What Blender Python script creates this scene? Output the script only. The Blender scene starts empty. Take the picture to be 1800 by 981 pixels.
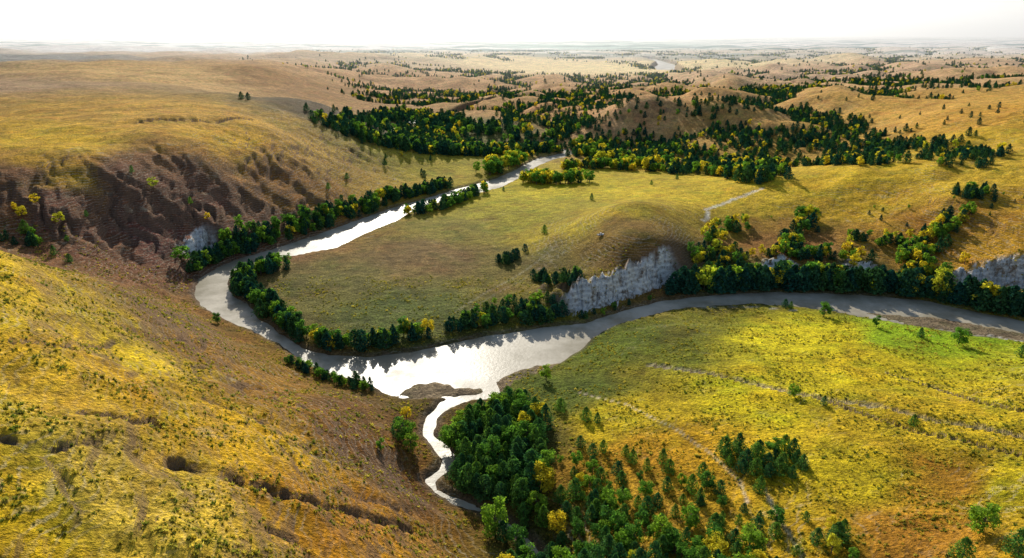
import bpy, math, numpy as np, time
from mathutils import Vector
rng=np.random.default_rng(7)
# Photogrammetry: features are sighted from the drone's station and resolved to map positions on the terrain.
F=1216.0; PITCH=math.radians(19.4); CP,SP=math.cos(PITCH),math.sin(PITCH); H=100.0
def G(u,v,z=0.0):
    x=(u-900)/F; y=(490.5-v)/F
    up=-SP+y*CP; t=(H-z)/-up
    return (t*x, t*(CP+y*SP))
def perlin(x,y,seed=0):
    xi=np.floor(x).astype(np.int64); yi=np.floor(y).astype(np.int64)
    xf=x-xi; yf=y-yi
    def g(ix,iy,dx,dy):
        h=(ix*374761393+iy*668265263+seed*1442695)&0xffffffff
        h=((h^(h>>13))*1274126177)&0xffffffff
        h=h^(h>>16)
        a=h*(2*np.pi/4294967296.0)
        return np.cos(a)*dx+np.sin(a)*dy
    u=xf*xf*xf*(xf*(xf*6-15)+10); v=yf*yf*yf*(yf*(yf*6-15)+10)
    n00=g(xi,yi,xf,yf); n10=g(xi+1,yi,xf-1,yf); n01=g(xi,yi+1,xf,yf-1); n11=g(xi+1,yi+1,xf-1,yf-1)
    return ((n00*(1-u)+n10*u)*(1-v)+(n01*(1-u)+n11*u)*v)*1.5
def fbm(x,y,o=4,seed=0):
    s=0;a=1;t=0
    for i in range(o):
        s=s+a*perlin(x*2**i,y*2**i,seed+i*17); t+=a; a*=.5
    return s/t
def mfbm(m,x,y,o,seed):
    r=np.zeros(len(x))
    if m.any(): r[m]=fbm(x[m],y[m],o,seed)
    return r
def sst(a,b,x):
    t=np.clip((x-a)/(b-a),0,1); return t*t*(3-2*t)
HC=[(0,440,50,1.5,0),(0,550,50,2,.1),(0,700,46,2.2,.2),(0,981,44,2.4,.35),(200,500,35,1.3,.1),(200,600,38,2.2,.15),(400,750,30,2.2,.25),(400,981,35,2.2,.3),
(200,800,42,2.5,.4),(600,900,22,2,.35),(800,965,5,.6,.1),(300,600,27,1.6,.3),(500,700,16,1.4,.6),(600,760,13,1.2,.6),(600,700,6,.4,.2),(700,850,8,.8,.5),(100,480,42,1.3,0),
(345,548,2,.2,0),(400,588,2,.2,0),(480,628,2,.2,0),(560,672,2,.2,0),(640,695,2,.2,0),(690,725,2,.2,0),(735,770,2,.2,0),(740,850,2,.2,0),(880,965,2,.2,0),
(400,640,14,.9,.6),(300,540,14,.6,.5),
(20,420,22,1,.2),(130,462,16,.8,0.3),(230,490,9,.5,.4),(0,330,37,1,1.1),(0,290,44,1,.4),(0,250,47,1.2,0),(0,200,51,1.8,0),(0,150,54,2,0),(0,120,53,3,0),(0,100,50,4,0),
(100,370,30,.6,1.4),(200,400,20,.6,1.4),(200,330,34,.8,1.4),(200,290,42,1,.8),(310,470,6,.4,.9),(330,400,15,.6,1.5),(330,330,28,.8,1.4),(350,280,38,1,.9),(350,250,44,1.2,.1),
(500,400,6,.4,.9),(500,340,17,.8,1.3),(500,280,30,1.2,1.2),(500,240,38,1.5,.5),(650,350,5,.4,.5),(700,310,5,.6,.6),(620,290,15,1,1),(600,240,28,1.5,.9),
(560,180,42,2,.2),(625,218,11,2,1),(500,180,47,2,0),(450,120,52,2,0),(560,120,44,3,0),(650,150,14,4,0),(700,100,34,6,0),(700,180,4,2,0),
(750,300,3,.3,0),(850,290,3,.2,0),(800,260,3,.3,0),(700,240,3,.4,0),(300,130,51,2,0),(300,200,52,1.5,0),(150,250,47,1.2,0),(300,100,47,3,0),(200,85,42,3,0),(420,200,49,1.5,0),
(600,500,3,.2,0),(750,450,3.5,.2,0),(800,400,3,.2,0),(900,500,3.2,.2,0),(700,560,2,.2,0),(950,330,3,.3,0),(800,560,2,.2,0),(880,360,3,.2,0),(950,290,3,.2,0),(480,500,2,.1,0),
(1090,358,24,.4,0),(1150,356,23,.4,0),(1000,395,12,.4,0),(1100,415,19.5,.4,0),(1170,440,15,.4,0),(1000,480,7,.3,0),(940,400,5,.3,0),(1215,370,14,.5,0),(1250,410,8,.5,0),(900,440,4,.2,0),
(1000,520,7,.3,0),(1060,488,11,.3,0),(1120,462,12,.3,0),(1178,450,13,.3,0),(1005,552,1.6,.1,0),(1070,538,2,.1,0),(1130,519,2.5,.1,0),(1195,492,3,.1,0),
(1050,318,5,.3,0),(1150,316,7,.5,0),(1300,320,16,.8,0),(1360,312,19,.8,0),(1500,300,26,2,0),(1650,288,32,2,0),(1500,350,17,1.8,.3),(1650,370,20,2,.4),(1800,350,28,2,.2),
(1800,300,35,2,0),(1500,410,9,1,.4),(1300,430,6,.5,.1),(1450,440,6.5,.6,.3),(1600,430,9,.8,.5),(1700,440,12,.8,.5),(1800,440,16,1,.5),(1800,480,10,.5,.4),(1300,480,2.5,.2,0),
(1500,490,2,.2,0),(1650,505,2,.2,0),(1800,535,2,.2,0),(1250,288,5,.8,0),(1400,280,7,2,0),(1500,268,13,3,0),(1700,268,28,2,0),(1800,260,36,2,0),
(1800,200,45,2,0),(1650,200,37,2,0),(1800,150,48,3,0),(1550,220,22,5,0),(1400,250,13,6,0),(1300,230,18,7,0),(1100,250,7,4,0),(1000,255,4,1,0),(900,250,4,1.5,0),
(1000,200,17,8,0),(1100,210,23,8,0),(1200,200,23,9,0),(1100,170,25,10,0),(1200,160,26,10,0),(850,200,11,6,0),(900,170,15,8,0),(800,170,7,4,0),(720,205,3,1,0),
(1000,128,7,.5,0),(900,118,6,.4,0),(1090,119,6,.4,0),(1300,150,22,10,0),(1400,190,24,9,0),(1500,160,33,6,0),(1500,120,34,6,0),(1300,110,20,7,0),(1100,100,9,2,0),(1800,110,42,4,0),(700,130,24,6,0),
(900,85,12,3,0),(1500,85,26,4,0),(1200,80,16,4,0),(1700,75,30,4,0),(500,75,30,4,0),(0,72,36,4,0),
(1100,600,3,.3,0),(1180,575,5,.3,0),(1250,600,6,.3,0),(1400,580,4,.3,0),(1400,620,8,.5,0),(1600,640,8,.5,0),(1800,630,5,.4,0),(1800,610,1.6,.1,0),(1500,700,13,.9,0),(1800,700,14,1.1,0),
(1300,700,10,.7,0),(1100,690,5,.5,0),(1000,700,3,.3,0),(1000,800,5,.6,0),(1200,800,10,.9,.2),(1500,850,16,1.2,0),(1800,850,20,1.3,.1),(1800,981,24,1.3,.1),(1400,981,16,1,.2),(1100,981,8,.6,0),
(900,850,2.5,.3,0),(950,970,3,.3,0),(850,760,2.5,.2,0),(1600,570,3,.2,0),
(-500,300,55,2,0),(-500,500,58,2,0),(-500,800,52,2,0),(-500,150,55,3,0),(2300,300,48,3,0),(2300,500,28,2,0),(2300,700,22,2,0),(2300,900,30,2,0),(2300,150,50,4,0)]
hp=np.array([G(u,v,z) for u,v,z,_,_ in HC]); hz=np.array([c[2:] for c in HC],float)
ex=np.array([[-70,20,46,1.5,0],[0,20,14,1,0],[70,20,26,1,0],[0,70,8,.5,0],[60,70,18,.8,0]])
hp=np.vstack([hp,ex[:,:2]]); hz=np.vstack([hz,ex[:,2:]])
def warp(x,y): return x/(y+60.0), np.log(y+60.0)
pa,pb=warp(hp[:,0],hp[:,1]); C2=.03**2
Phi=np.sqrt((pa[:,None]-pa)**2+(pb[:,None]-pb)**2+C2)
N=len(pa); A=np.zeros((N+1,N+1)); A[:N,:N]=Phi+np.eye(N)*(-0.004); A[:N,N]=1; A[N,:N]=1
W=np.linalg.solve(A,np.vstack([hz,np.zeros((1,3))]))
def rbf(x,y):
    a,b=warp(x,y); out=np.empty((len(x),3)); ch=1500
    for i in range(0,len(x),ch):
        P=a[i:i+ch,None]-pa; P*=P; Q=b[i:i+ch,None]-pb; Q*=Q; P+=Q; P+=C2; np.sqrt(P,out=P)
        out[i:i+ch]=P@W[:N]+W[N]
    return out
inner=[(985,276),(945,292),(915,312),(880,330),(800,350),(735,366),(690,392),(640,412),(590,437),(520,450),(460,462),(415,478),(398,498),(408,520),(435,535),(455,560),(500,592),(530,612),(580,625),(650,628),(720,620),(800,603),(860,590),(920,582),(985,572),(1030,568),(1100,545),(1160,530),(1250,519),(1350,514),(1450,516),(1530,520),(1620,528),(1700,545),(1800,565),(2100,620)]
outer=[(950,276),(925,288),(900,302),(860,318),(800,333),(740,352),(690,365),(620,390),(560,412),(480,438),(420,455),(380,472),(350,490),(340,515),(350,535),(390,560),(440,580),(490,605),(540,640),(590,660),(640,670),(675,692),(710,700),(780,700),(850,702),(880,690),(878,665),(920,650),(980,640),(1020,615),(1040,595),(1080,572),(1140,555),(1200,542),(1260,538),(1330,535),(1400,540),(1480,552),(1580,570),(1700,590),(1800,602),(2100,680)]
RP=np.array([G(*p) for p in inner+outer[::-1]])
ISL=[(np.array([G(*p) for p in L]),hh) for L,hh in (([(700,694),(728,676),(770,671),(800,682),(848,683),(852,692),(800,697),(740,702)],.4),([(872,672),(905,655),(950,642),(985,640),(960,655),(900,675),(882,690)],.4),
 ([(1520,550),(1640,558),(1720,571),(1830,592),(1830,604),(1700,587),(1600,572)],.16))]
CREEKS=[([(862,690),(820,700),(782,712),(758,735),(752,765),(775,788),(793,806),(780,828),(757,845),(765,862),(800,882),(840,895),(900,930),(945,975),(955,1010)],[3,1.8,1.9,1.5,1.3,1.5,1.2,1.4,1.5,.9,.8,.7,.6,.6,.6]),
 ([(975,277),(1005,268),(960,258),(850,262),(720,262),(668,247),(690,230),(730,212),(790,205),(860,195)],[7,5,4,4,5,6,6,6,5,4]),
 ([(1180,130),(1165,122),(1172,114),(1140,104)],[30,36,30,25])]
CREEKS=[(np.array([G(*p) for p in a]),np.array(w,float)) for a,w in CREEKS]
def pdist(x,y,pts,closed=False,w=None,side=False):
    d=np.full(len(x),1e9); n=len(pts); sg=np.ones(len(x))
    for i in range(n if closed else n-1):
        ax,ay=pts[i]; bx,by=pts[(i+1)%n]; dx,dy=bx-ax,by-ay; L=dx*dx+dy*dy+1e-9
        t=np.clip(((x-ax)*dx+(y-ay)*dy)/L,0,1)
        dd=np.hypot(x-ax-t*dx,y-ay-t*dy)
        if w is not None: dd=dd-(w[i]+(w[(i+1)%n]-w[i])*t)
        if side:
            cr=dx*(y-ay)-dy*(x-ax); sg=np.where(dd<d,np.where(cr>0,1,-1),sg)
        d=np.minimum(d,dd)
    return d*sg if side else d
def inside(x,y,pts):
    c=np.zeros(len(x),bool); n=len(pts)
    for i in range(n):
        ax,ay=pts[i]; bx,by=pts[(i+1)%n]
        if ay==by: continue
        c^=((ay>y)!=(by>y))&(x<(bx-ax)*(y-ay)/(by-ay)+ax)
    return c
def masked(x,y,pts,pad,fn,default=1e3):
    m=(x>pts[:,0].min()-pad)&(x<pts[:,0].max()+pad)&(y>pts[:,1].min()-pad)&(y<pts[:,1].max()+pad)
    o=np.full(len(x),float(default))
    if m.any(): o[m]=fn(x[m],y[m])
    return o
def river_sd(x,y):
    def f(a,b):
        d=pdist(a,b,RP,True); return np.where(inside(a,b,RP),-d,d)
    sd=masked(x,y,RP,40,f)
    for p,w in CREEKS: sd=np.minimum(sd,masked(x,y,p,60,lambda a,b:pdist(a,b,p,False,w)))
    return sd+mfbm(np.abs(sd)<60,x/7,y/7,3,91)*1.2
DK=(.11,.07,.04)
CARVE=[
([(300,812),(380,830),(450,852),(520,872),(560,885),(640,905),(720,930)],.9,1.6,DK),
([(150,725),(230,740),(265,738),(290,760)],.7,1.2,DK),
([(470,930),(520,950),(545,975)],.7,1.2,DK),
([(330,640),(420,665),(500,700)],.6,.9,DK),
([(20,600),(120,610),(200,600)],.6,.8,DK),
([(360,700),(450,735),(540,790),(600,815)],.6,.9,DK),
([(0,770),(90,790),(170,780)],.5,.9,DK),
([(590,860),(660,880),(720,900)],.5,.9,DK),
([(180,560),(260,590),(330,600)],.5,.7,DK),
([(1140,640),(1230,652),(1320,672),(1400,690),(1480,705),(1560,715),(1640,738),(1720,750),(1800,768),(1900,800)],.8,1.0,(.56,.46,.30)),
([(1560,655),(1640,680),(1720,705),(1800,722)],.6,.9,(.14,.10,.03)),
([(1440,700),(1540,735),(1620,760),(1700,775),(1800,800)],.5,.9,(.14,.10,.03)),
([(1020,690),(1100,710),(1180,750),(1240,790),(1300,845),(1315,885)],.38,.1,(.56,.45,.28)),
([(1345,860),(1370,910),(1400,960),(1420,1000)],.4,.1,(.56,.45,.28)),
([(1238,388),(1246,376),(1240,368),(1290,350),(1340,332)],1.3,.1,(.78,.72,.58)),
([(800,548),(860,510),(930,470),(980,430)],.5,.1,(.32,.27,.15)),
([(815,552),(875,514),(945,474),(1000,436)],.4,.1,(.32,.27,.15)),
([(240,215),(320,210),(380,215),(440,210)],1.5,2.0,(.12,.1,.05)),
([(1740,590),(1800,600),(1880,612)],.9,.3,(.66,.63,.55)),
([(1180,545),(1260,541),(1330,540),(1400,546)],.6,.1,(.5,.45,.34)),
]
CLIFF=[([(992,553),(1040,539),(1085,525),(1130,511),(1188,490)],10.5),([(325,470),(355,451),(380,438)],2.2),
([(1335,484),(1360,470),(1390,472),(1420,484)],4.5),([(1480,486),(1520,476),(1560,486)],4),([(1665,500),(1710,506),(1740,500),(1790,506),(1850,514)],7.5)]
CLIFF=[(np.array([G(u,v,2) for u,v in a]),b) for a,b in CLIFF]
def raw(x,y,full=True):
    r=rbf(x,y); h=r[:,0]; ro=np.clip(r[:,1],0,16); gu=np.clip(r[:,2],0,1.5)
    wx=x+25*perlin(x/130,y/130,5); wy=y+25*perlin(x/130,y/130,6)
    k=np.clip((y-420)/260,0,1)
    sc=1+np.clip((y-1500)/3000,0,3)
    b1=np.abs(perlin(wx/150/sc,wy/210/sc,3))*2; b2=np.abs(perlin(wx/62/sc,wy/85/sc,4))*2
    rid=b1*.65+b2*.35+(1-k)
    if not full: return rid
    nm=y<700
    near=mfbm(nm,x/34,y/34,3,8)
    lump=mfbm(nm,x/7+2*near,y/7,3,48)
    det=ro*(k*(b1*1.9+b2*.6-1.05)*np.minimum(sc,1.3)+(1-k)*near*1.7)+ro*fbm(x/9,y/9,3,9)*.16+np.clip(lump,-.1,1)*.6*np.minimum(ro,1.2)*nm
    m=gu>.02
    if m.any():
        X,Y_=x[m],y[m]; c=(X*.65+Y_*.76); f=(X*.76-Y_*.65)
        g=np.abs(perlin(c/9+fbm(X/18,Y_/18,3,41)*1.3,f/40,40)); g2=np.abs(perlin(c/4.2+fbm(X/9,Y_/9,2,43),f/15,44))
        det[m]-=gu[m]*((1-np.clip(g*3,0,1))*1.6*(.4+np.clip(perlin(X/25,Y_/25,46)+.5,0,1))+(1-np.clip(g2*3,0,1))*.6)
    fm=y>2500
    det=det+np.clip((y-3000)/4000,0,1)*mfbm(fm,x/2600,y/1500,3,60)*9
    return h+det,ro,gu,rid
CW=[]
def ground_full(x,y):
    h,ro,gu,rid=raw(x,y)
    h=1.4+np.logaddexp(0,(h-1.4)*1.6)/1.6
    sd=river_sd(x,y)
    col_over=[]
    for i,(p,hw,dp,c) in enumerate(CW):
        d=masked(x,y,p,hw*5+4,lambda a,b:pdist(a,b,p))
        mm=d<hw*6
        wv=mfbm(mm,x/2.5,y/2.5,2,70+i)
        d=d+wv*hw*(1.6 if c is DK else 1.0)
        m=np.clip(1-(d/(hw*1.5)),0,1); m=m*m*(3-2*m)
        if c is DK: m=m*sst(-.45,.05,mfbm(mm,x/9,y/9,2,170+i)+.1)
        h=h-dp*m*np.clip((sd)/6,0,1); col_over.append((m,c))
    rock=np.zeros(len(x))
    t=np.clip(sd/11,0,1); t=t*t*(3-2*t)
    for i,(p,hc) in enumerate(CLIFF):
        s=masked(x,y,p,30,lambda a,b:pdist(a,b,p,side=True))
        m=np.abs(s)<60
        if m.any():
            dirv=p[-1]-p[0]; Lc=np.hypot(*dirv); al=((x-p[0,0])*dirv[0]+(y-p[0,1])*dirv[1])/Lc
            e=sst(-2,7,al)*sst(-2,7,Lc-al)*m
            s2=s+mfbm(m,x/3.6,y/3.6,4,120+i)*4.2
            hcn=hc*(.8+.9*mfbm(m,x/6,y/6,3,130+i))
            top=2+hcn*np.exp(-(np.clip(s,0,99)/22)**2)
            f=sst(-1.6,3.4,s2+1.0*mfbm(m,x/1.4,y/1.4,2,150+i))
            hn=np.where(s2>-1.6,np.maximum(h*f+2*(1-f),2+(top-2)*f),np.minimum(h,2.0))
            near=e*sst(14,7,-s)*sst(40,25,np.abs(s))
            h=h*(1-near)+hn*near; t=np.maximum(t,near*(s2>0))
            rock=np.maximum(rock,e*sst(5.2,3.0,np.abs(s2-.8)))
    hb=np.clip(sd/1.4,-1.6,1.0)
    h=hb*(1-t)+h*t
    isl=np.zeros(len(x))
    for p,hm in ISL:
        di=masked(x,y,p,10,lambda a,b:np.where(inside(a,b,p),-1,1)*pdist(a,b,p,True))
        di=di+mfbm(di<20,x/3,y/3,2,33)*1.2
        hi=np.clip(-di*.35,-1.6,hm)
        isl=np.maximum(isl,(di<0.8)*1.0); h=np.where(di<6,np.maximum(h,hi),h)
    return h,sd,ro,gu,rid,isl,col_over,rock
def ground(x,y): return ground_full(np.asarray(x,float),np.asarray(y,float))[0]
def hit(uv):
    uv=np.asarray(uv,float); x=(uv[:,0]-900)/F; yy=(490.5-uv[:,1])/F
    fy=CP+yy*SP; up=-SP+yy*CP
    ts=np.geomspace(70,6000,220); TT=ts[None,:]
    X=(x[:,None]*TT); Y=(fy[:,None]*TT); Z=H+up[:,None]*TT
    g=ground(X.ravel(),Y.ravel()).reshape(X.shape)
    bel=Z<g; idx=np.where(bel.any(1),bel.argmax(1),219); idx=np.maximum(idx,1)
    r=np.arange(len(uv)); d1=Z[r,idx]-g[r,idx]; d0=Z[r,idx-1]-g[r,idx-1]; q=np.clip(d0/(d0-d1+1e-9),0,1)[:,None]
    return np.stack([X[r,idx-1],Y[r,idx-1]],1)*(1-q)+np.stack([X[r,idx],Y[r,idx]],1)*q
cw=[(np.array(hit(a)),w,d,c) for a,w,d,c in CARVE]
CW=cw
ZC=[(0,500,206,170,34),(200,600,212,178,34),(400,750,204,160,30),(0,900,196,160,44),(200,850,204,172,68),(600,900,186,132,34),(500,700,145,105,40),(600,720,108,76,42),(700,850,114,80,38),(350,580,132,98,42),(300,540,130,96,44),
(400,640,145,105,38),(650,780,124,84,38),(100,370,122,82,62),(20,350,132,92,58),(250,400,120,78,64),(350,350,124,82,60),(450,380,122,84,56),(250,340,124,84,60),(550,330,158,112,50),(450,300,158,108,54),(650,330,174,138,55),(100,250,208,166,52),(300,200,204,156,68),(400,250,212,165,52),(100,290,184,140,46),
(0,150,168,136,100),(300,130,204,164,104),(500,150,168,126,76),(620,215,92,76,52),(450,100,194,160,122),(0,100,145,140,130),(200,85,214,206,198),(450,75,228,222,216),  # farthest entries paint the white horizon haze into the ground colour
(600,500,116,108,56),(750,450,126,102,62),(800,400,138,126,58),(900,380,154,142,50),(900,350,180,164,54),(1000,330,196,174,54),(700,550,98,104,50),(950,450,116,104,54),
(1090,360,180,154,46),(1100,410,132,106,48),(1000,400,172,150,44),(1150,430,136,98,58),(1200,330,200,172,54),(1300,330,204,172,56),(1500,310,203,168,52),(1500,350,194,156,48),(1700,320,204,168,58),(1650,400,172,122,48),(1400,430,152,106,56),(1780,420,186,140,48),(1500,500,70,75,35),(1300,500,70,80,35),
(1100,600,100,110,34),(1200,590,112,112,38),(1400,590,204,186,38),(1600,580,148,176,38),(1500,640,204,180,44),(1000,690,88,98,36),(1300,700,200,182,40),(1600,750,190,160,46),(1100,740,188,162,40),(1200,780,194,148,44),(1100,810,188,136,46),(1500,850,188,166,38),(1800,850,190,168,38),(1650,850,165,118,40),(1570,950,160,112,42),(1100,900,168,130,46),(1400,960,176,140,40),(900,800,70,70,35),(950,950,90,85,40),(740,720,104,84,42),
(1000,200,202,150,92),(1100,180,208,158,104),(1300,200,198,152,86),(1400,250,180,140,66),(1600,200,208,160,78),(1750,200,208,156,68),(1700,250,200,162,56),(1500,130,210,172,132),(1800,130,210,168,118),(1300,100,196,178,150),(1050,120,242,214,155),(930,118,238,208,150),(1000,80,150,180,165),(1500,70,222,212,204),(1800,90,224,208,192),(750,150,202,154,102),(700,110,200,168,125),(600,80,214,208,202),(750,280,168,150,56),(850,230,110,104,54)]  # palest far entries also carry horizon haze in their colour
def lin(c): c=np.asarray(c,float)/255; return np.where(c<=.04045,c/12.92,((c+.055)/1.055)**2.4)
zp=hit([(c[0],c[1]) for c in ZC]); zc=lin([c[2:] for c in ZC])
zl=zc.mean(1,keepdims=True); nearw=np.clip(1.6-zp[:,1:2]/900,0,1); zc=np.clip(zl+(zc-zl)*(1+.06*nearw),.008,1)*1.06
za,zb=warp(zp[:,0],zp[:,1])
def zone(x,y):
    x2=x+ (y+60)*.03*perlin(x/(18),y/18,51); y2=y+(y+60)*.03*perlin(x/18,y/18,52)
    a,b=warp(x2,y2); out=np.empty((len(x),3)); ch=2000
    for i in range(0,len(x),ch):
        w=1/((a[i:i+ch,None]-za)**2+(b[i:i+ch,None]-zb)**2+.0006); w*=w
        out[i:i+ch]=(w@zc)/w.sum(1)[:,None]
    return out
NR,NC=1050,1150
d=np.geomspace(52,45000,NR); s=np.linspace(-1.12,1.12,NC)
D,S=np.meshgrid(d,s,indexing='ij'); X=(S*D).ravel(); Y=(D-60).ravel()
h,sd,ro,gu,rid,isl,co,rock=ground_full(X,Y)
Z=h
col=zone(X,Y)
mud=np.clip(1-np.abs(sd-.6)/2.2,0,1)[:,None]; col=col*(1-mud*.7)+np.array([.14,.11,.07])*mud*.7
col=np.where(isl[:,None]>0,np.array([.24,.175,.10]),col)
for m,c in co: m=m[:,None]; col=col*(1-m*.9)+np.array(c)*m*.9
farf=np.clip((Y-1800)/2500,0,1)
tp=np.clip((fbm(X/900,Y/700,4,80)-.03)*7,0,1)*farf*np.clip(1-Y/30000,0,1)
col=col*(1-tp[:,None]*.93)+np.array([.01,.13,.11])*tp[:,None]*.93
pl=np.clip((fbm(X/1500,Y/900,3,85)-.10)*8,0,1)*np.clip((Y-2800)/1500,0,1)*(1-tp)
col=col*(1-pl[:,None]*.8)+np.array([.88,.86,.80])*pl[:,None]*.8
me=bpy.data.meshes.new("ground")
me.vertices.add(NR*NC); me.vertices.foreach_set("co",np.stack([X,Y,Z],1).astype(np.float32).ravel())
i=np.arange((NR-1)*(NC-1)); r=i//(NC-1); c=i%(NC-1); v0=r*NC+c
fa=np.stack([v0,v0+1,v0+NC+1,v0+NC],1).astype(np.int32)
me.loops.add(fa.size); me.loops.foreach_set("vertex_index",fa.ravel())
me.polygons.add(len(fa)); me.polygons.foreach_set("loop_start",np.arange(0,fa.size,4,dtype=np.int32)); me.polygons.foreach_set("loop_total",np.full(len(fa),4,np.int32))
me.update(calc_edges=True); me.polygons.foreach_set("use_smooth",np.ones(len(fa),bool))
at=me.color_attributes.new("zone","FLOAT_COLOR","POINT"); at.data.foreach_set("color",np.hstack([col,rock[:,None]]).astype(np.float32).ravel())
at=me.attributes.new("bare","FLOAT","POINT"); at.data.foreach_set("value",np.clip(gu,0,1).astype(np.float32))
gob=bpy.data.objects.new("ground",me); bpy.context.collection.objects.link(gob)
def newmat(n):
    m=bpy.data.materials.new(n); m.use_nodes=True; nt=m.node_tree; nt.nodes.clear(); return m,nt
def ND(nt,t,**k):
    n=nt.nodes.new(t)
    for a,b in k.items(): setattr(n,a,b)
    return n
def math_(nt,op,a,b=None,cl=False):
    n=nt.nodes.new('ShaderNodeMath'); n.operation=op; n.use_clamp=cl
    for i,v in enumerate((a,b)):
        if v is None: continue
        if isinstance(v,(int,float)): n.inputs[i].default_value=v
        else: nt.links.new(v,n.inputs[i])
    return n.outputs[0]
def mapr(nt,v,a,b,c,d_):
    n=nt.nodes.new('ShaderNodeMapRange'); nt.links.new(v,n.inputs[0])
    for i,q in enumerate((a,b,c,d_)): n.inputs[i+1].default_value=q
    return n.outputs[0]
def mixc(nt,f,a,b,bt='MIX'):
    n=nt.nodes.new('ShaderNodeMix'); n.data_type='RGBA'; n.blend_type=bt
    for i,v in ((0,f),(6,a),(7,b)):
        if isinstance(v,(int,float)): n.inputs[i].default_value=v
        elif isinstance(v,tuple): n.inputs[i].default_value=(*v,1)
        else: nt.links.new(v,n.inputs[i])
    return n.outputs[2]
def noise(nt,vec,sc,det=4,rough=.6):
    n=ND(nt,'ShaderNodeTexNoise'); n.inputs['Scale'].default_value=sc; n.inputs['Detail'].default_value=det; n.inputs['Roughness'].default_value=rough
    nt.links.new(vec,n.inputs['Vector']); return n.outputs['Fac']
m,nt=newmat("prairie_grass"); L=nt.links.new
geo=ND(nt,'ShaderNodeNewGeometry'); pos=geo.outputs['Position']
za_=ND(nt,'ShaderNodeAttribute',attribute_name="zone"); zc_=za_.outputs['Color']; rk=za_.outputs['Alpha']
ba=ND(nt,'ShaderNodeAttribute',attribute_name="bare").outputs['Fac']
sx=ND(nt,'ShaderNodeSeparateXYZ'); L(pos,sx.inputs[0]); nx=ND(nt,'ShaderNodeSeparateXYZ'); L(geo.outputs['True Normal'],nx.inputs[0])
n1=noise(nt,pos,.035,5); n2=noise(nt,pos,.22,5,.65); n3=noise(nt,pos,1.3,4,.7)
v=math_(nt,'MULTIPLY',mapr(nt,n1,.3,.7,.74,1.26),mapr(nt,n2,.3,.7,.62,1.36))
v=math_(nt,'MULTIPLY',v,mapr(nt,n3,.3,.7,.35,1.65))
cc=ND(nt,'ShaderNodeCombineColor'); [L(v,cc.inputs[k]) for k in range(3)]
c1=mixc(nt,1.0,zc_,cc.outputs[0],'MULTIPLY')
c1=mixc(nt,mapr(nt,noise(nt,pos,.09,4),.5,.66,0,.6),c1,mixc(nt,1.0,c1,(.60,.80,.55),'MULTIPLY'))
c1=mixc(nt,mapr(nt,noise(nt,pos,.06,5),.52,.68,0,.55),c1,mixc(nt,1.0,c1,(.88,.66,.72),'MULTIPLY'))
c1=mixc(nt,math_(nt,'MULTIPLY',mapr(nt,noise(nt,pos,.14,6,.7),.60,.68,0,.65),mapr(nt,ba,.1,.4,.25,1)),c1,(.50,.40,.24))
wz=math_(nt,'ADD',math_(nt,'MULTIPLY',sx.outputs[2],7.0),math_(nt,'MULTIPLY',noise(nt,pos,.07,5,.6),34.0))
te=mapr(nt,math_(nt,'SINE',wz),.5,1.0,0,1)
steep=mapr(nt,nx.outputs[2],.985,.93,0,1)
te=math_(nt,'MULTIPLY',math_(nt,'MULTIPLY',te,steep),math_(nt,'MAXIMUM',mapr(nt,noise(nt,pos,.045,3),.42,.56,.0,.5),math_(nt,'MULTIPLY',ba,.6)))
te=math_(nt,'MULTIPLY',te,mapr(nt,n3,.35,.6,.2,1))
c1=mixc(nt,te,c1,(.54,.46,.33))
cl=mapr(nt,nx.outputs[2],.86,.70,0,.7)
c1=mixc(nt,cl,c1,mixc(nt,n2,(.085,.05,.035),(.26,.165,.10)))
rockn=mapr(nt,noise(nt,pos,.5,6,.75),.36,.50,0,1)
st=mapr(nt,math_(nt,'SINE',math_(nt,'ADD',math_(nt,'MULTIPLY',sx.outputs[2],3.2),math_(nt,'MULTIPLY',noise(nt,pos,.3,4),8.0))),-.3,.6,.78,1)
sc_=ND(nt,'ShaderNodeCombineColor'); [L(st,sc_.inputs[k]) for k in range(3)]
rockc=mixc(nt,1.0,mixc(nt,rockn,(.45,.37,.27),(.97,.94,.86)),sc_.outputs[0],'MULTIPLY')
rf=math_(nt,'MULTIPLY',math_(nt,'MULTIPLY',rk,mapr(nt,n2,.36,.46,.15,1)),mapr(nt,nx.outputs[2],.96,.88,0,1))
c1=mixc(nt,rf,c1,rockc)
bs=ND(nt,'ShaderNodeBsdfPrincipled'); bs.inputs['Roughness'].default_value=.95; bs.inputs['Specular IOR Level'].default_value=.1
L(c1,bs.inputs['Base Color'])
bh=math_(nt,'ADD',math_(nt,'MULTIPLY',n3,.7),math_(nt,'MULTIPLY',n2,1.8)); 
bp=ND(nt,'ShaderNodeBump'); bp.inputs['Strength'].default_value=.95; bp.inputs['Distance'].default_value=1.4; L(bh,bp.inputs['Height']); L(bp.outputs[0],bs.inputs['Normal'])
o=ND(nt,'ShaderNodeOutputMaterial'); L(bs.outputs[0],o.inputs[0]); me.materials.append(m)
m,nt=newmat("river_water"); L=nt.links.new
geo=ND(nt,'ShaderNodeNewGeometry'); pos=geo.outputs['Position']
bs=ND(nt,'ShaderNodeBsdfPrincipled'); bs.inputs['IOR'].default_value=1.33; bs.inputs['Specular IOR Level'].default_value=.22
L(mapr(nt,noise(nt,pos,.05,5,.65),.35,.65,.28,.48),bs.inputs['Roughness'])
L(mixc(nt,mapr(nt,noise(nt,pos,.035,5,.7),.4,.6,0,1),(.27,.23,.15),(.50,.44,.33)),bs.inputs['Base Color'])
bp=ND(nt,'ShaderNodeBump'); bp.inputs['Strength'].default_value=.5; bp.inputs['Distance'].default_value=.12; L(noise(nt,pos,.9,5),bp.inputs['Height']); L(bp.outputs[0],bs.inputs['Normal'])
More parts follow.
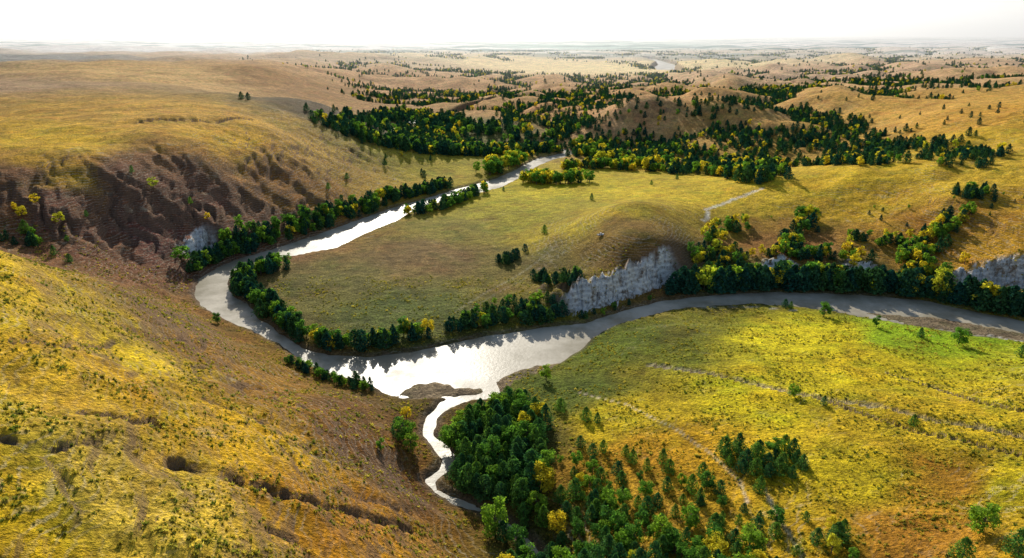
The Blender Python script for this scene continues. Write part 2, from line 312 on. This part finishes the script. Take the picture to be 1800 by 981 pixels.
o=ND(nt,'ShaderNodeOutputMaterial'); L(bs.outputs[0],o.inputs[0])
wm=bpy.data.meshes.new("river"); wm.from_pydata([(-900,20,0),(1500,20,0),(1500,3400,0),(-900,3400,0)],[],[(0,1,2,3)]); wm.materials.append(m)
bpy.context.collection.objects.link(bpy.data.objects.new("river",wm))
def leafmat(name,cols,tr=.35):
    m,nt=newmat(name); L=nt.links.new
    oi=ND(nt,'ShaderNodeObjectInfo'); tc=ND(nt,'ShaderNodeTexCoord')
    rp=ND(nt,'ShaderNodeValToRGB'); L(oi.outputs['Random'],rp.inputs[0]); el=rp.color_ramp.elements
    el[0].color=(*cols[0],1); el[1].color=(*cols[-1],1)
    for i in range(1,len(cols)-1): e=el.new(i/(len(cols)-1)); e.color=(*cols[i],1)
    f=mapr(nt,noise(nt,tc.outputs['Object'],5.0,3),.35,.65,.4,1.8)
    cc=ND(nt,'ShaderNodeCombineColor'); [L(f,cc.inputs[k]) for k in range(3)]
    c=mixc(nt,1.0,rp.outputs[0],cc.outputs[0],'MULTIPLY')
    df=ND(nt,'ShaderNodeBsdfDiffuse'); tl=ND(nt,'ShaderNodeBsdfTranslucent'); L(c,df.inputs[0]); L(mixc(nt,1.0,c,(1.4,1.4,.7),'MULTIPLY'),tl.inputs[0])
    mx=ND(nt,'ShaderNodeMixShader'); mx.inputs[0].default_value=tr; L(df.outputs[0],mx.inputs[1]); L(tl.outputs[0],mx.inputs[2])
    o=ND(nt,'ShaderNodeOutputMaterial'); L(mx.outputs[0],o.inputs[0]); return m
M_ced=leafmat("cedar_foliage",[(.04,.12,.055),(.065,.17,.05),(.13,.24,.04),(.05,.14,.06)],.42)
M_far=leafmat("dark_cedar_foliage",[(.015,.07,.055),(.025,.085,.055),(.05,.12,.035),(.02,.08,.06)],.3)
M_grn=leafmat("cottonwood_foliage",[(.07,.18,.04),(.13,.27,.04),(.22,.34,.04)],.5)
M_yel=leafmat("autumn_foliage",[(.46,.42,.04),(.58,.46,.04),(.36,.42,.05)],.5)
M_grs=leafmat("grass_tuft_blades",[(.08,.10,.03),(.42,.32,.05),(.09,.14,.03),(.60,.49,.12)],.4)
m,nt=newmat("bark"); bs=ND(nt,'ShaderNodeBsdfPrincipled'); tc=ND(nt,'ShaderNodeTexCoord')
nt.links.new(mixc(nt,noise(nt,tc.outputs['Object'],20),(.06,.045,.03),(.17,.13,.10)),bs.inputs['Base Color']); bs.inputs['Roughness'].default_value=.9
o=ND(nt,'ShaderNodeOutputMaterial'); nt.links.new(bs.outputs[0],o.inputs[0]); M_bark=m
def cone(V,Fc,MI,a,b,ra,rb,n=6):
    a=np.array(a,float); b=np.array(b,float); ax=b-a; ax/=np.linalg.norm(ax)+1e-9
    u=np.cross(ax,[.3,.9,.1]); u/=np.linalg.norm(u); w=np.cross(ax,u); k=len(V)
    for p,r in ((a,ra),(b,rb)):
        for i in range(n):
            t=2*math.pi*i/n; V.append(tuple(p+r*(math.cos(t)*u+math.sin(t)*w)))
    for i in range(n): Fc.append((k+i,k+(i+1)%n,k+n+(i+1)%n,k+n+i)); MI.append(0)
def tree_mesh(name,kind,seed,nl,ls,mat):
    R=np.random.default_rng(seed); V=[];Fc=[];MI=[]
    cone(V,Fc,MI,(0,0,-.06),(0,0,.3),.030,.022); cone(V,Fc,MI,(0,0,.3),(.01,.01,.85),.022,.006)
    if kind=='cedar':
        t=R.random(nl)**1.1; th=R.random(nl)*2*np.pi; ph=R.random(3)*6; ff=R.uniform(.4,.75)
        prof=.37*(1-t)**ff*np.clip(.6+t*2.2,0,1)
        lob=1+.26*np.sin(3*th+ph[0]+t*5)+.20*np.sin(7*th+ph[1]+t*13)+.14*np.sin(t*30+ph[2]+th*2)
        rr=prof*lob*(.55+.45*R.random(nl)**.5)
        P=np.stack([rr*np.cos(th),rr*np.sin(th),.04+.94*t],1)
        Nn=np.stack([np.cos(th),np.sin(th),np.full(nl,.6)],1)
        for i in range(6):
            a=R.random()*6.28; z=.12+.1*i; cone(V,Fc,MI,(0,0,z),(.2*(1-z)*math.cos(a),.2*(1-z)*math.sin(a),z+.1),.009,.003,4)
    else:
        nc=15; cs=[];
        for i in range(nc):
            a=R.random()*6.28+i*2.4; z=.22+.66*((i+.5)/nc); mr=.29*math.sqrt(max(.05,1-((z-.5)/.46)**2)); q=mr*(.5+.6*R.random())
            cs.append((q*math.cos(a),q*math.sin(a),z,.11+.08*R.random()))
            cone(V,Fc,MI,(0,0,max(.15,z-.28)),cs[-1][:3],.011,.003,4)
        cs=np.array(cs); k=R.integers(0,nc,nl); dv=R.normal(size=(nl,3)); dv/=np.linalg.norm(dv,axis=1)[:,None]
        P=cs[k,:3]+dv*cs[k,3:4]*(.5+.55*R.random((nl,1)))*np.array([1,1,.8]); Nn=dv+np.array([0,0,.4])
    Nn=Nn+R.normal(size=(nl,3))*.55; Nn/=np.linalg.norm(Nn,axis=1)[:,None]
    U=np.cross(Nn,R.normal(size=(nl,3))); U/=np.linalg.norm(U,axis=1)[:,None]; Wv=np.cross(Nn,U)
    sz=(ls*(.6+.8*R.random(nl)))[:,None]; k=len(V)
    Q=np.stack([P+U*sz,P+Wv*sz*.6,P-U*sz*.9,P-Wv*sz*.55],1).reshape(-1,3)
    V=np.vstack([np.array(V),Q]); Fc+= [(k+4*i,k+4*i+1,k+4*i+2,k+4*i+3) for i in range(nl)]; MI+=[1]*nl
    me=bpy.data.meshes.new(name); me.from_pydata(V.tolist(),[],Fc); me.materials.append(M_bark); me.materials.append(mat)
    me.polygons.foreach_set("material_index",MI); return me
near={'c':[tree_mesh("cedar_tree",'cedar',i,1500,.032,M_ced) for i in range(6)],
      'g':[tree_mesh("cottonwood_tree",'dec',20+i,1700,.034,M_grn) for i in range(4)],
      'y':[tree_mesh("autumn_cottonwood_tree",'dec',40+i,1500,.034,M_yel) for i in range(3)]}
def mkcoll(name,meshes):
    c=bpy.data.collections.new(name)
    for i,mm in enumerate(meshes):
        ob=bpy.data.objects.new(f"{name}_{i:02d}",mm); c.objects.link(ob)
    return c
protos=[tree_mesh("cedar",'cedar',60+i,420,.06,M_far) for i in range(5)]+[tree_mesh("cottonwood",'dec',70+i,480,.058,M_grn) for i in range(3)]+[tree_mesh("autumn",'dec',80+i,480,.058,M_yel) for i in range(2)]
COLL=mkcoll("tree_kinds",protos)
def tuft(seed):
    R=np.random.default_rng(seed); V=[];Fc=[]
    for i in range(14):
        a=R.random()*6.28; r=.35*R.random(); x,y=r*math.cos(a),r*math.sin(a); b=R.random()*6.28; w=.16; l=.3*R.random(); k=len(V)
        V+=[(x-w*math.cos(b),y-w*math.sin(b),-.1),(x+w*math.cos(b),y+w*math.sin(b),-.1),(x+l*math.cos(a),y+l*math.sin(a),.45+.5*R.random())]; Fc.append((k,k+1,k+2))
    me=bpy.data.meshes.new("tuft"); me.from_pydata(V,[],Fc); me.materials.append(M_grs); return me
TC=mkcoll("tuft_kinds",[tuft(i) for i in range(4)])
def scatter(name,P,sc,idx,coll):
    n=len(P); me=bpy.data.meshes.new(name); me.vertices.add(n); me.vertices.foreach_set("co",P.astype(np.float32).ravel())
    a=me.attributes.new("sc","FLOAT_VECTOR","POINT"); a.data.foreach_set("vector",sc.astype(np.float32).ravel())
    a=me.attributes.new("rt","FLOAT_VECTOR","POINT"); rt=np.zeros((n,3),np.float32); rt[:,2]=rng.random(n)*6.28; a.data.foreach_set("vector",rt.ravel())
    a=me.attributes.new("ix","INT","POINT"); a.data.foreach_set("value",idx.astype(np.int32))
    ob=bpy.data.objects.new(name,me); bpy.context.collection.objects.link(ob)
    ng=bpy.data.node_groups.new(name,'GeometryNodeTree')
    ng.interface.new_socket('Geometry',in_out='INPUT',socket_type='NodeSocketGeometry'); ng.interface.new_socket('Geometry',in_out='OUTPUT',socket_type='NodeSocketGeometry')
    gi=ng.nodes.new('NodeGroupInput'); go=ng.nodes.new('NodeGroupOutput'); ci=ng.nodes.new('GeometryNodeCollectionInfo')
    ci.inputs['Collection'].default_value=coll; ci.inputs['Separate Children'].default_value=True; ci.inputs['Reset Children'].default_value=True
    ip=ng.nodes.new('GeometryNodeInstanceOnPoints'); ip.inputs['Pick Instance'].default_value=True
    def na(nm,t):
        q=ng.nodes.new('GeometryNodeInputNamedAttribute'); q.data_type=t; q.inputs['Name'].default_value=nm; return q.outputs['Attribute']
    l=ng.links.new; l(gi.outputs[0],ip.inputs['Points']); l(ci.outputs[0],ip.inputs['Instance'])
    l(na('ix','INT'),ip.inputs['Instance Index']); l(na('rt','FLOAT_VECTOR'),ip.inputs['Rotation']); l(na('sc','FLOAT_VECTOR'),ip.inputs['Scale']); l(ip.outputs[0],go.inputs[0])
    md=ob.modifiers.new("instances",'NODES'); md.node_group=ng; return ob
def place_mass(name,XY,hts,kinds):
    XY=np.asarray(XY); x,y=XY[:,0],XY[:,1]; q=ground_full(x,y); g,sd=q[:2]; ok=(sd>.8)&(q[7]<.3)
    x,y,g,hts,kinds=x[ok],y[ok],g[ok],np.asarray(hts)[ok],np.asarray(kinds)[ok]; n=len(x)
    idx=np.where(kinds==0,rng.integers(0,5,n),np.where(kinds==1,rng.integers(5,8,n),rng.integers(8,10,n)))
    w=hts*(.85+.4*rng.random(n)); scatter(name,np.stack([x,y,g],1),np.stack([w,w,hts],1),idx,COLL)
def band(px,hw,n,h0,h1,mix):
    p=hit(px); seg=np.hypot(*np.diff(p,axis=0).T); cum=np.r_[0,np.cumsum(seg)]
    q=rng.random(n)*cum[-1]; x=np.interp(q,cum,p[:,0]); y=np.interp(q,cum,p[:,1])
    a=rng.random(n)*6.28; r=hw*np.sqrt(rng.random(n)); XY=np.stack([x+r*np.cos(a),y+r*np.sin(a)],1)
    return XY,h0+(h1-h0)*rng.random(n)**1.3,rng.choice(3,n,p=mix)
BANDS=[
([(340,468),(385,450),(420,438),(500,410),(600,380),(700,348),(790,328)],6,350,3.5,8,(.55,.41,.04)),
([(700,385),(760,372),(820,350),(885,322)],5,120,4.5,8,(.5,.45,.05)),
([(845,305),(880,300),(925,290)],9,60,8,12,(.05,.45,.5)),
([(925,318),(960,322),(1025,320)],8,50,7,10,(.05,.45,.5)),
([(1000,297),(1060,295),(1120,298)],9,60,6,9,(.3,.4,.3)),
([(630,240),(700,258),(780,268),(850,272)],14,200,6,11,(.7,.22,.08)),
([(800,265),(900,268),(1000,268),(1060,278),(1160,298),(1260,305),(1370,318)],16,430,6,11,(.6,.22,.18)),
([(640,215),(700,200),(760,215),(850,235),(950,245)],28,420,6,11,(.78,.14,.08)),
([(490,470),(440,485),(420,505),(445,530),(480,560),(520,590)],5,150,4,7.5,(.6,.38,.02)),
([(530,597),(580,608),(640,610),(700,600),(750,588)],3.5,60,3.5,7,(.45,.47,.08)),
([(790,575),(850,568),(930,565),(980,560)],4,50,3,6.5,(.65,.3,.05)),
([(860,545),(900,545),(960,540)],6,30,3,5,(.6,.35,.05)),
([(880,465),(925,440)],3.5,14,3.5,5,(1,0,0)),
([(940,490),(1020,497)],5,32,3.5,5.5,(.9,.1,0)),
([(1000,562),(1060,552),(1110,542),(1150,530)],2.5,20,2,3.5,(.7,.25,.05)),
([(1190,518),(1300,512),(1400,512),(1500,514),(1600,522),(1700,538),(1800,552),(1950,580)],7,360,6,11.5,(.84,.1,.06)),
([(1200,488),(1260,480),(1330,490),(1450,492),(1600,500)],6,110,4.5,8,(.6,.2,.2)),
([(1225,450),(1300,455),(1400,452),(1520,455)],6,70,3.5,6.5,(.45,.3,.25)),
([(1250,440),(1262,405),(1320,395)],5,26,4,7,(.2,.3,.5)),
([(1370,445),(1405,410),(1425,380)],5,34,5,8,(.35,.35,.3)),
([(1590,470),(1640,425),(1680,390),(1715,375)],7,70,4,7,(.45,.3,.25)),
([(1690,340),(1735,345)],7,34,3.5,5.5,(.9,.1,0)),
([(1490,425),(1560,425),(1600,430)],6,24,3.5,6,(.7,.2,.1)),
([(1450,370),(1600,360),(1760,380)],32,20,1.5,3.5,(.7,.2,.1)),
([(1600,480),(1650,475),(1700,480)],6,26,3.5,6,(.4,.3,.3)),
([(500,635),(560,662),(650,685)],2.5,45,2,4,(.6,.4,0)),
([(20,425),(50,425),(70,430)],5,12,3.5,5.5,(.8,.2,0)),
([(1480,250),(1600,255),(1740,275)],12,130,4,7,(.85,.1,.05)),
([(1180,270),(1300,285),(1450,290),(1560,295)],14,220,4,7.5,(.7,.15,.15)),
([(1030,255),(1120,250),(1230,265)],16,120,4,7.5,(.55,.2,.25)),
([(950,195),(1010,185),(1100,195),(1180,230)],18,150,4,7,(.9,.05,.05)),
([(1180,190),(1300,185),(1400,200),(1480,225)],22,230,4,7,(.9,.05,.05)),
([(850,225),(950,210),(1050,225)],18,150,4,7.5,(.85,.08,.07)),
([(1650,195),(1780,200)],40,14,3,5,(1,0,0)),
]
parts=[band(*b) for b in BANDS]
place_mass("riverside_trees",np.vstack([p[0] for p in parts]),np.concatenate([p[1] for p in parts]),np.concatenate([p[2] for p in parts]))
DC=[(640,230,1),(700,180,1),(650,150,.7),(760,160,1),(850,200,.9),(950,230,1),(950,170,.8),(1050,200,.7),(1150,200,.9),(1250,200,1),(1350,220,1),(1450,240,1),(1600,260,.8),(1300,270,.9),(1700,280,.4),(1500,180,.7),(1350,150,1),(1250,130,1),(1100,150,.8),(1000,120,0),(1050,125,0),(930,118,0),(1000,110,.2),(1200,110,1),(1400,120,.8),(1600,125,.7),(1750,120,.5),(1700,180,.0),(1650,200,.0),(1800,220,.0),(1800,170,.0),(1800,270,.0),(1000,98,.8),(1150,95,1),(900,100,.6),(800,130,.8),(600,130,.2),(560,190,0),(580,150,.1),(500,120,0),(400,110,0),(500,160,0),(300,150,0),(100,200,0),(300,200,0),(200,130,0),(400,250,0),(500,220,0),(100,100,0),(300,90,0),(400,88,0),(0,85,0),(150,80,0),(300,76,0),(500,85,0),(0,130,0),(100,115,0),(200,100,0),(0,105,0),(300,350,0),(600,330,0),(550,260,.0),(450,300,0),(800,400,0),(700,450,0),(1000,330,0),(1100,400,0),(1300,330,0),(1200,340,0),(1500,310,0),(1600,340,0),(1700,400,0),(1500,400,0),(1500,270,.9),(1500,100,.7),(1800,90,.4),(700,90,.3),(900,310,0),(1150,310,0)]
dp=hit([(a,b) for a,b,_ in DC]); da,db=warp(dp[:,0],dp[:,1]); dd=np.array([c for _,_,c in DC])
n=650000; dq=np.exp(rng.uniform(math.log(400),math.log(4500),n)); keep=rng.random(n)<(dq/2600)**1.3+.03; dq=dq[keep]
sq=rng.uniform(-.85,.95,len(dq)); x=sq*dq; y=dq-60
a,b=warp(x,y); den=np.empty(len(x))
for i in range(0,len(x),3000):
    w=1/((a[i:i+3000,None]-da)**2+(b[i:i+3000,None]-db)**2+.0004); w*=w; den[i:i+3000]=(w@dd)/w.sum(1)
den=np.clip(den-.13,0,1)*1.15
k=den>.005; x,y,den=x[k],y[k],den[k]
rv=raw(x,y,False); cl=fbm(x/55,y/55,3,77); big=fbm(x/260,y/260,3,78)
kk=np.clip((y-420)/260,0,1); fr=np.clip((y-1100)/900,0,1)
val=rv-(1-kk)
pr=sst(.50,.28,val-cl*.25)*den*kk*(1-fr*(1-sst(-.12,.16,big)))+den*.008+ (1-kk)*den*np.clip(cl*3,0,1)
k=rng.random(len(x))<pr; x,y=x[k],y[k]
place_mass("distant_trees",np.stack([x,y],1),3.0+4.0*rng.random(len(x)),rng.choice(3,len(x),p=(.85,.07,.08)))
def poly_pts(px,n,mind):
    P=hit(px); lo,hi=P.min(0),P.max(0); out=[]; tries=0
    while len(out)<n and tries<60:
        c=rng.uniform(lo,hi,(400,2)); c=c[inside(c[:,0],c[:,1],P)]; tries+=1
        for q in c:
            if all((q[0]-o[0])**2+(q[1]-o[1])**2>mind**2 for o in out):
                out.append(q)
                if len(out)>=n: break
    return np.array(out)
NT=[]
def addpoly(px,n,mind,h0,h1,mix):
    P=poly_pts(px,n,mind)
    for q in P: NT.append((q[0],q[1],h0+(h1-h0)*rng.random(),'cgy'[rng.choice(3,p=mix)]))
addpoly([(880,715),(930,712),(962,745),(945,800),(965,840),(930,890),(870,890),(835,870),(800,855),(785,810),(795,770),(830,740)],95,2.0,4.5,7.8,(.82,.16,.02))
addpoly([(880,920),(960,880),(1050,865),(1130,890),(1200,920),(1300,940),(1350,970),(1360,1030),(880,1030)],85,2.4,3.2,6,(.55,.37,.08))
addpoly([(965,800),(1060,800),(1200,830),(1330,900),(1500,930),(1500,1000),(1100,1000)],75,3.0,1.8,4.2,(.65,.31,.04))
addpoly([(1262,800),(1290,790),(1340,800),(1380,790),(1425,825),(1400,840),(1330,835),(1280,825)],24,2.4,3,4.8,(.85,.15,0))
IND=[(960,668,5.2,'g'),(1395,697,3.5,'g'),(1448,713,2.8,'c'),(1605,748,3,'c'),(1448,556,6,'g'),(1540,574,4.5,'g'),(1685,605,6.5,'g'),(1618,592,3.5,'c'),(1795,628,4.5,'c'),(985,722,4,'c'),(1030,738,4,'c'),(1050,742,3,'c'),
(1790,975,5,'c'),(1725,935,5.5,'g'),(1690,985,4.5,'c'),(1060,795,3.5,'c'),(1100,800,3,'c'),(1165,815,4,'c'),(1020,785,3.2,'c'),(1235,840,4,'c'),(1215,865,4.5,'c'),(1230,885,4,'c'),(1335,865,4,'c'),
(870,940,9,'g'),(900,930,8,'g'),(950,865,7,'y'),(1470,955,4.5,'c'),(1480,945,4,'c'),(710,775,6.5,'g'),(700,765,5.5,'c'),(670,792,3.5,'g'),(722,790,5,'g'),(382,568,4.5,'g'),(710,590,7,'g'),(752,588,6,'y'),(715,735,4,'y'),(1040,352,4.5,'c'),(1145,325,3.5,'c'),(1190,315,4,'c'),
(957,410,4.5,'c'),(335,358,3.5,'c'),(232,303,3.5,'c'),(577,332,4,'c'),(610,315,4,'c'),(365,385,3.5,'y'),(270,332,5,'y'),(105,395,5,'y'),(62,358,4.5,'y'),(40,380,5,'y'),(25,370,4,'y'),(152,380,3,'c'),(95,448,4,'c'),(122,460,3.5,'c'),(118,425,3,'c'),(45,410,6,'c'),
(1310,395,6,'y'),(1500,470,7,'y'),(1610,510,8,'y'),(1655,500,8,'y'),(1420,385,8,'y'),(1260,445,7,'y'),(1380,540,3.5,'c'),(1390,542,3,'c'),(885,335,3,'c')]
ip=hit([(a,b) for a,b,_,_ in IND])
for q,(a,b,hh,k) in zip(ip,IND): NT.append((q[0],q[1],hh,k))
nt_=np.array([(a,b) for a,b,_,_ in NT]); gz,sdd=ground_full(nt_[:,0],nt_[:,1])[:2]
names={'c':'cedar_tree','g':'cottonwood_tree','y':'autumn_cottonwood_tree'}
for (a,b,hh,k),z,s_ in zip(NT,gz,sdd):
    if s_<.3: continue
    mm=near[k][rng.integers(len(near[k]))]; ob=bpy.data.objects.new(names[k],mm); bpy.context.collection.objects.link(ob)
    w=hh*(.9+.4*rng.random()); ob.location=(a,b,z); ob.scale=(w,w*(.9+.2*rng.random()),hh); ob.rotation_euler=(0,0,rng.random()*6.28)
n=110000; dq=rng.uniform(110,320,n); sq=rng.uniform(-.85,.85,n); x=sq*dq; y=dq-40
p=.3+1.3*fbm(x/12,y/12,3,99); k=rng.random(n)<p; x,y=x[k],y[k]
g,sd=ground_full(x,y)[:2]; k=sd>2; x,y,g=x[k],y[k],g[k]; sz=.28+.6*rng.random(len(x))**3
scatter("grass_tufts",np.stack([x,y,g],1),np.stack([sz*1.2,sz*1.2,sz*.8],1),rng.integers(0,4,len(x)),TC)
def paint(name,c,ro,me_=0):
    m,nt=newmat(name); b=ND(nt,'ShaderNodeBsdfPrincipled'); tc=ND(nt,'ShaderNodeTexCoord')
    nt.links.new(mixc(nt,noise(nt,tc.outputs['Object'],6),tuple(q*.8 for q in c),c),b.inputs['Base Color']); b.inputs['Roughness'].default_value=ro; b.inputs['Metallic'].default_value=me_
    o=ND(nt,'ShaderNodeOutputMaterial'); nt.links.new(b.outputs[0],o.inputs[0]); return m
MP,MG,MT=paint("white_paint",(.75,.75,.73),.35),paint("dark_glass",(.03,.035,.04),.1),paint("tyre_rubber",(.03,.03,.03),.8)
cx,cy=hit([(1056,414)])[0]; cz=ground([cx],[cy])[0]
root=bpy.data.objects.new("parked_pickup_truck",None); bpy.context.collection.objects.link(root); root.location=(cx,cy,cz); root.rotation_euler=(0,0,.5); root.scale=(.62,)*3
def prism(name,prof,w,mat,wt=None):
    wt=wt or w; n=len(prof); zs=[p[1] for p in prof]; zm=max(zs); z0=min(zs)
    V=[(x,sg*(w+(wt-w)*(z-z0)/(zm-z0+1e-6))/2,z) for sg in (-1,1) for x,z in prof]
    Fc=[tuple(range(n))[::-1],tuple(range(n,2*n))]+[(i,(i+1)%n,n+(i+1)%n,n+i) for i in range(n)]
    me=bpy.data.meshes.new(name); me.from_pydata(V,[],Fc); me.materials.append(mat); ob=bpy.data.objects.new(name,me); bpy.context.collection.objects.link(ob); ob.parent=root
    b=ob.modifiers.new("bevel",'BEVEL'); b.width=.04; b.segments=2; return ob
prism("body",[(-2.6,.5),(-2.6,1.1),(-.7,1.1),(1.1,1.12),(2.4,1.0),(2.6,.85),(2.6,.45)],1.85,MP)
prism("cabin",[(-.75,1.12),(-.6,1.75),(.5,1.78),(1.15,1.13)],1.7,MG,1.4); prism("roof",[(-.62,1.755),(-.58,1.82),(.46,1.84),(.55,1.785)],1.42,MP)
prism("bed_rim",[(-2.55,1.105),(-2.55,1.2),(-.8,1.2),(-.8,1.105)],1.86,MP); prism("bed_liner",[(-2.45,1.205),(-2.45,1.215),(-.9,1.215),(-.9,1.205)],1.6,MT)
for i,(wx_,wy_) in enumerate(((1.7,.85),(1.7,-.85),(-1.7,.85),(-1.7,-.85))):
    V=[];Fc=[]
    for sg in (-.13,.13):
        for q in range(16): t=q*math.pi/8; V.append((wx_+.4*math.cos(t),wy_+sg,.4+.4*math.sin(t)))
    Fc=[tuple(range(16)),tuple(range(31,15,-1))]+[(q,16+q,16+(q+1)%16,(q+1)%16) for q in range(16)]
    me_=bpy.data.meshes.new("wheel"); me_.from_pydata(V,[],Fc); me_.materials.append(MT); ob=bpy.data.objects.new(f"wheel_{i+1}",me_); bpy.context.collection.objects.link(ob); ob.parent=root
hb=bpy.data.meshes.new("haze"); x0,x1,y0,y1,z0,z1=-40000,40000,1100,44000,-60,420
hb.from_pydata([(x,y,z) for z in (z0,z1) for y in (y0,y1) for x in (x0,x1)],[],[(0,2,3,1),(4,5,7,6),(0,1,5,4),(2,6,7,3),(0,4,6,2),(1,3,7,5)])
m,nt=newmat("haze_air"); vs=ND(nt,'ShaderNodeVolumeScatter'); vs.inputs['Color'].default_value=(.95,.97,1,1); vs.inputs['Density'].default_value=1.0e-4; vs.inputs['Anisotropy'].default_value=.45
o=ND(nt,'ShaderNodeOutputMaterial'); nt.links.new(vs.outputs[0],o.inputs['Volume']); hb.materials.append(m)
bpy.context.collection.objects.link(bpy.data.objects.new("haze",hb))
AZ=math.radians(-10); EL=math.radians(25)
sv=Vector((math.sin(AZ)*math.cos(EL),math.cos(AZ)*math.cos(EL),math.sin(EL)))
ld=bpy.data.lights.new("sun",'SUN'); ld.energy=5.0; ld.angle=math.radians(.5); ld.color=(1,.94,.82)
lo=bpy.data.objects.new("sun",ld); lo.rotation_euler=sv.to_track_quat('Z','Y').to_euler(); bpy.context.collection.objects.link(lo)
wd=bpy.data.worlds.new("World"); bpy.context.scene.world=wd; wd.use_nodes=True; nt=wd.node_tree; nt.nodes.clear()
sk=nt.nodes.new('ShaderNodeTexSky'); sk.sky_type='NISHITA'; sk.sun_disc=False; sk.sun_elevation=EL; sk.sun_rotation=AZ; sk.dust_density=1.0; sk.air_density=1; sk.ozone_density=1.5
tc=nt.nodes.new('ShaderNodeTexCoord'); sp=nt.nodes.new('ShaderNodeSeparateXYZ'); nt.links.new(tc.outputs['Generated'],sp.inputs[0])
hs=nt.nodes.new('ShaderNodeHueSaturation'); nt.links.new(sk.outputs[0],hs.inputs['Color']); nt.links.new(mapr(nt,sp.outputs[2],0,.35,.12,1.0),hs.inputs['Saturation'])
bg=nt.nodes.new('ShaderNodeBackground'); bg.inputs[1].default_value=.14; o=nt.nodes.new('ShaderNodeOutputWorld'); nt.links.new(hs.outputs[0],bg.inputs[0]); nt.links.new(bg.outputs[0],o.inputs[0])
sc=bpy.context.scene; sc.view_settings.view_transform='Standard'; sc.view_settings.look='None'; sc.view_settings.exposure=0
cd=bpy.data.cameras.new("camera"); cd.sensor_width=36; cd.lens=36*F/1800; cd.clip_end=100000; cd.clip_start=1
cam=bpy.data.objects.new("camera",cd); cam.location=(0,0,H); cam.rotation_euler=(math.radians(90)-PITCH,0,0); bpy.context.collection.objects.link(cam); sc.camera=cam
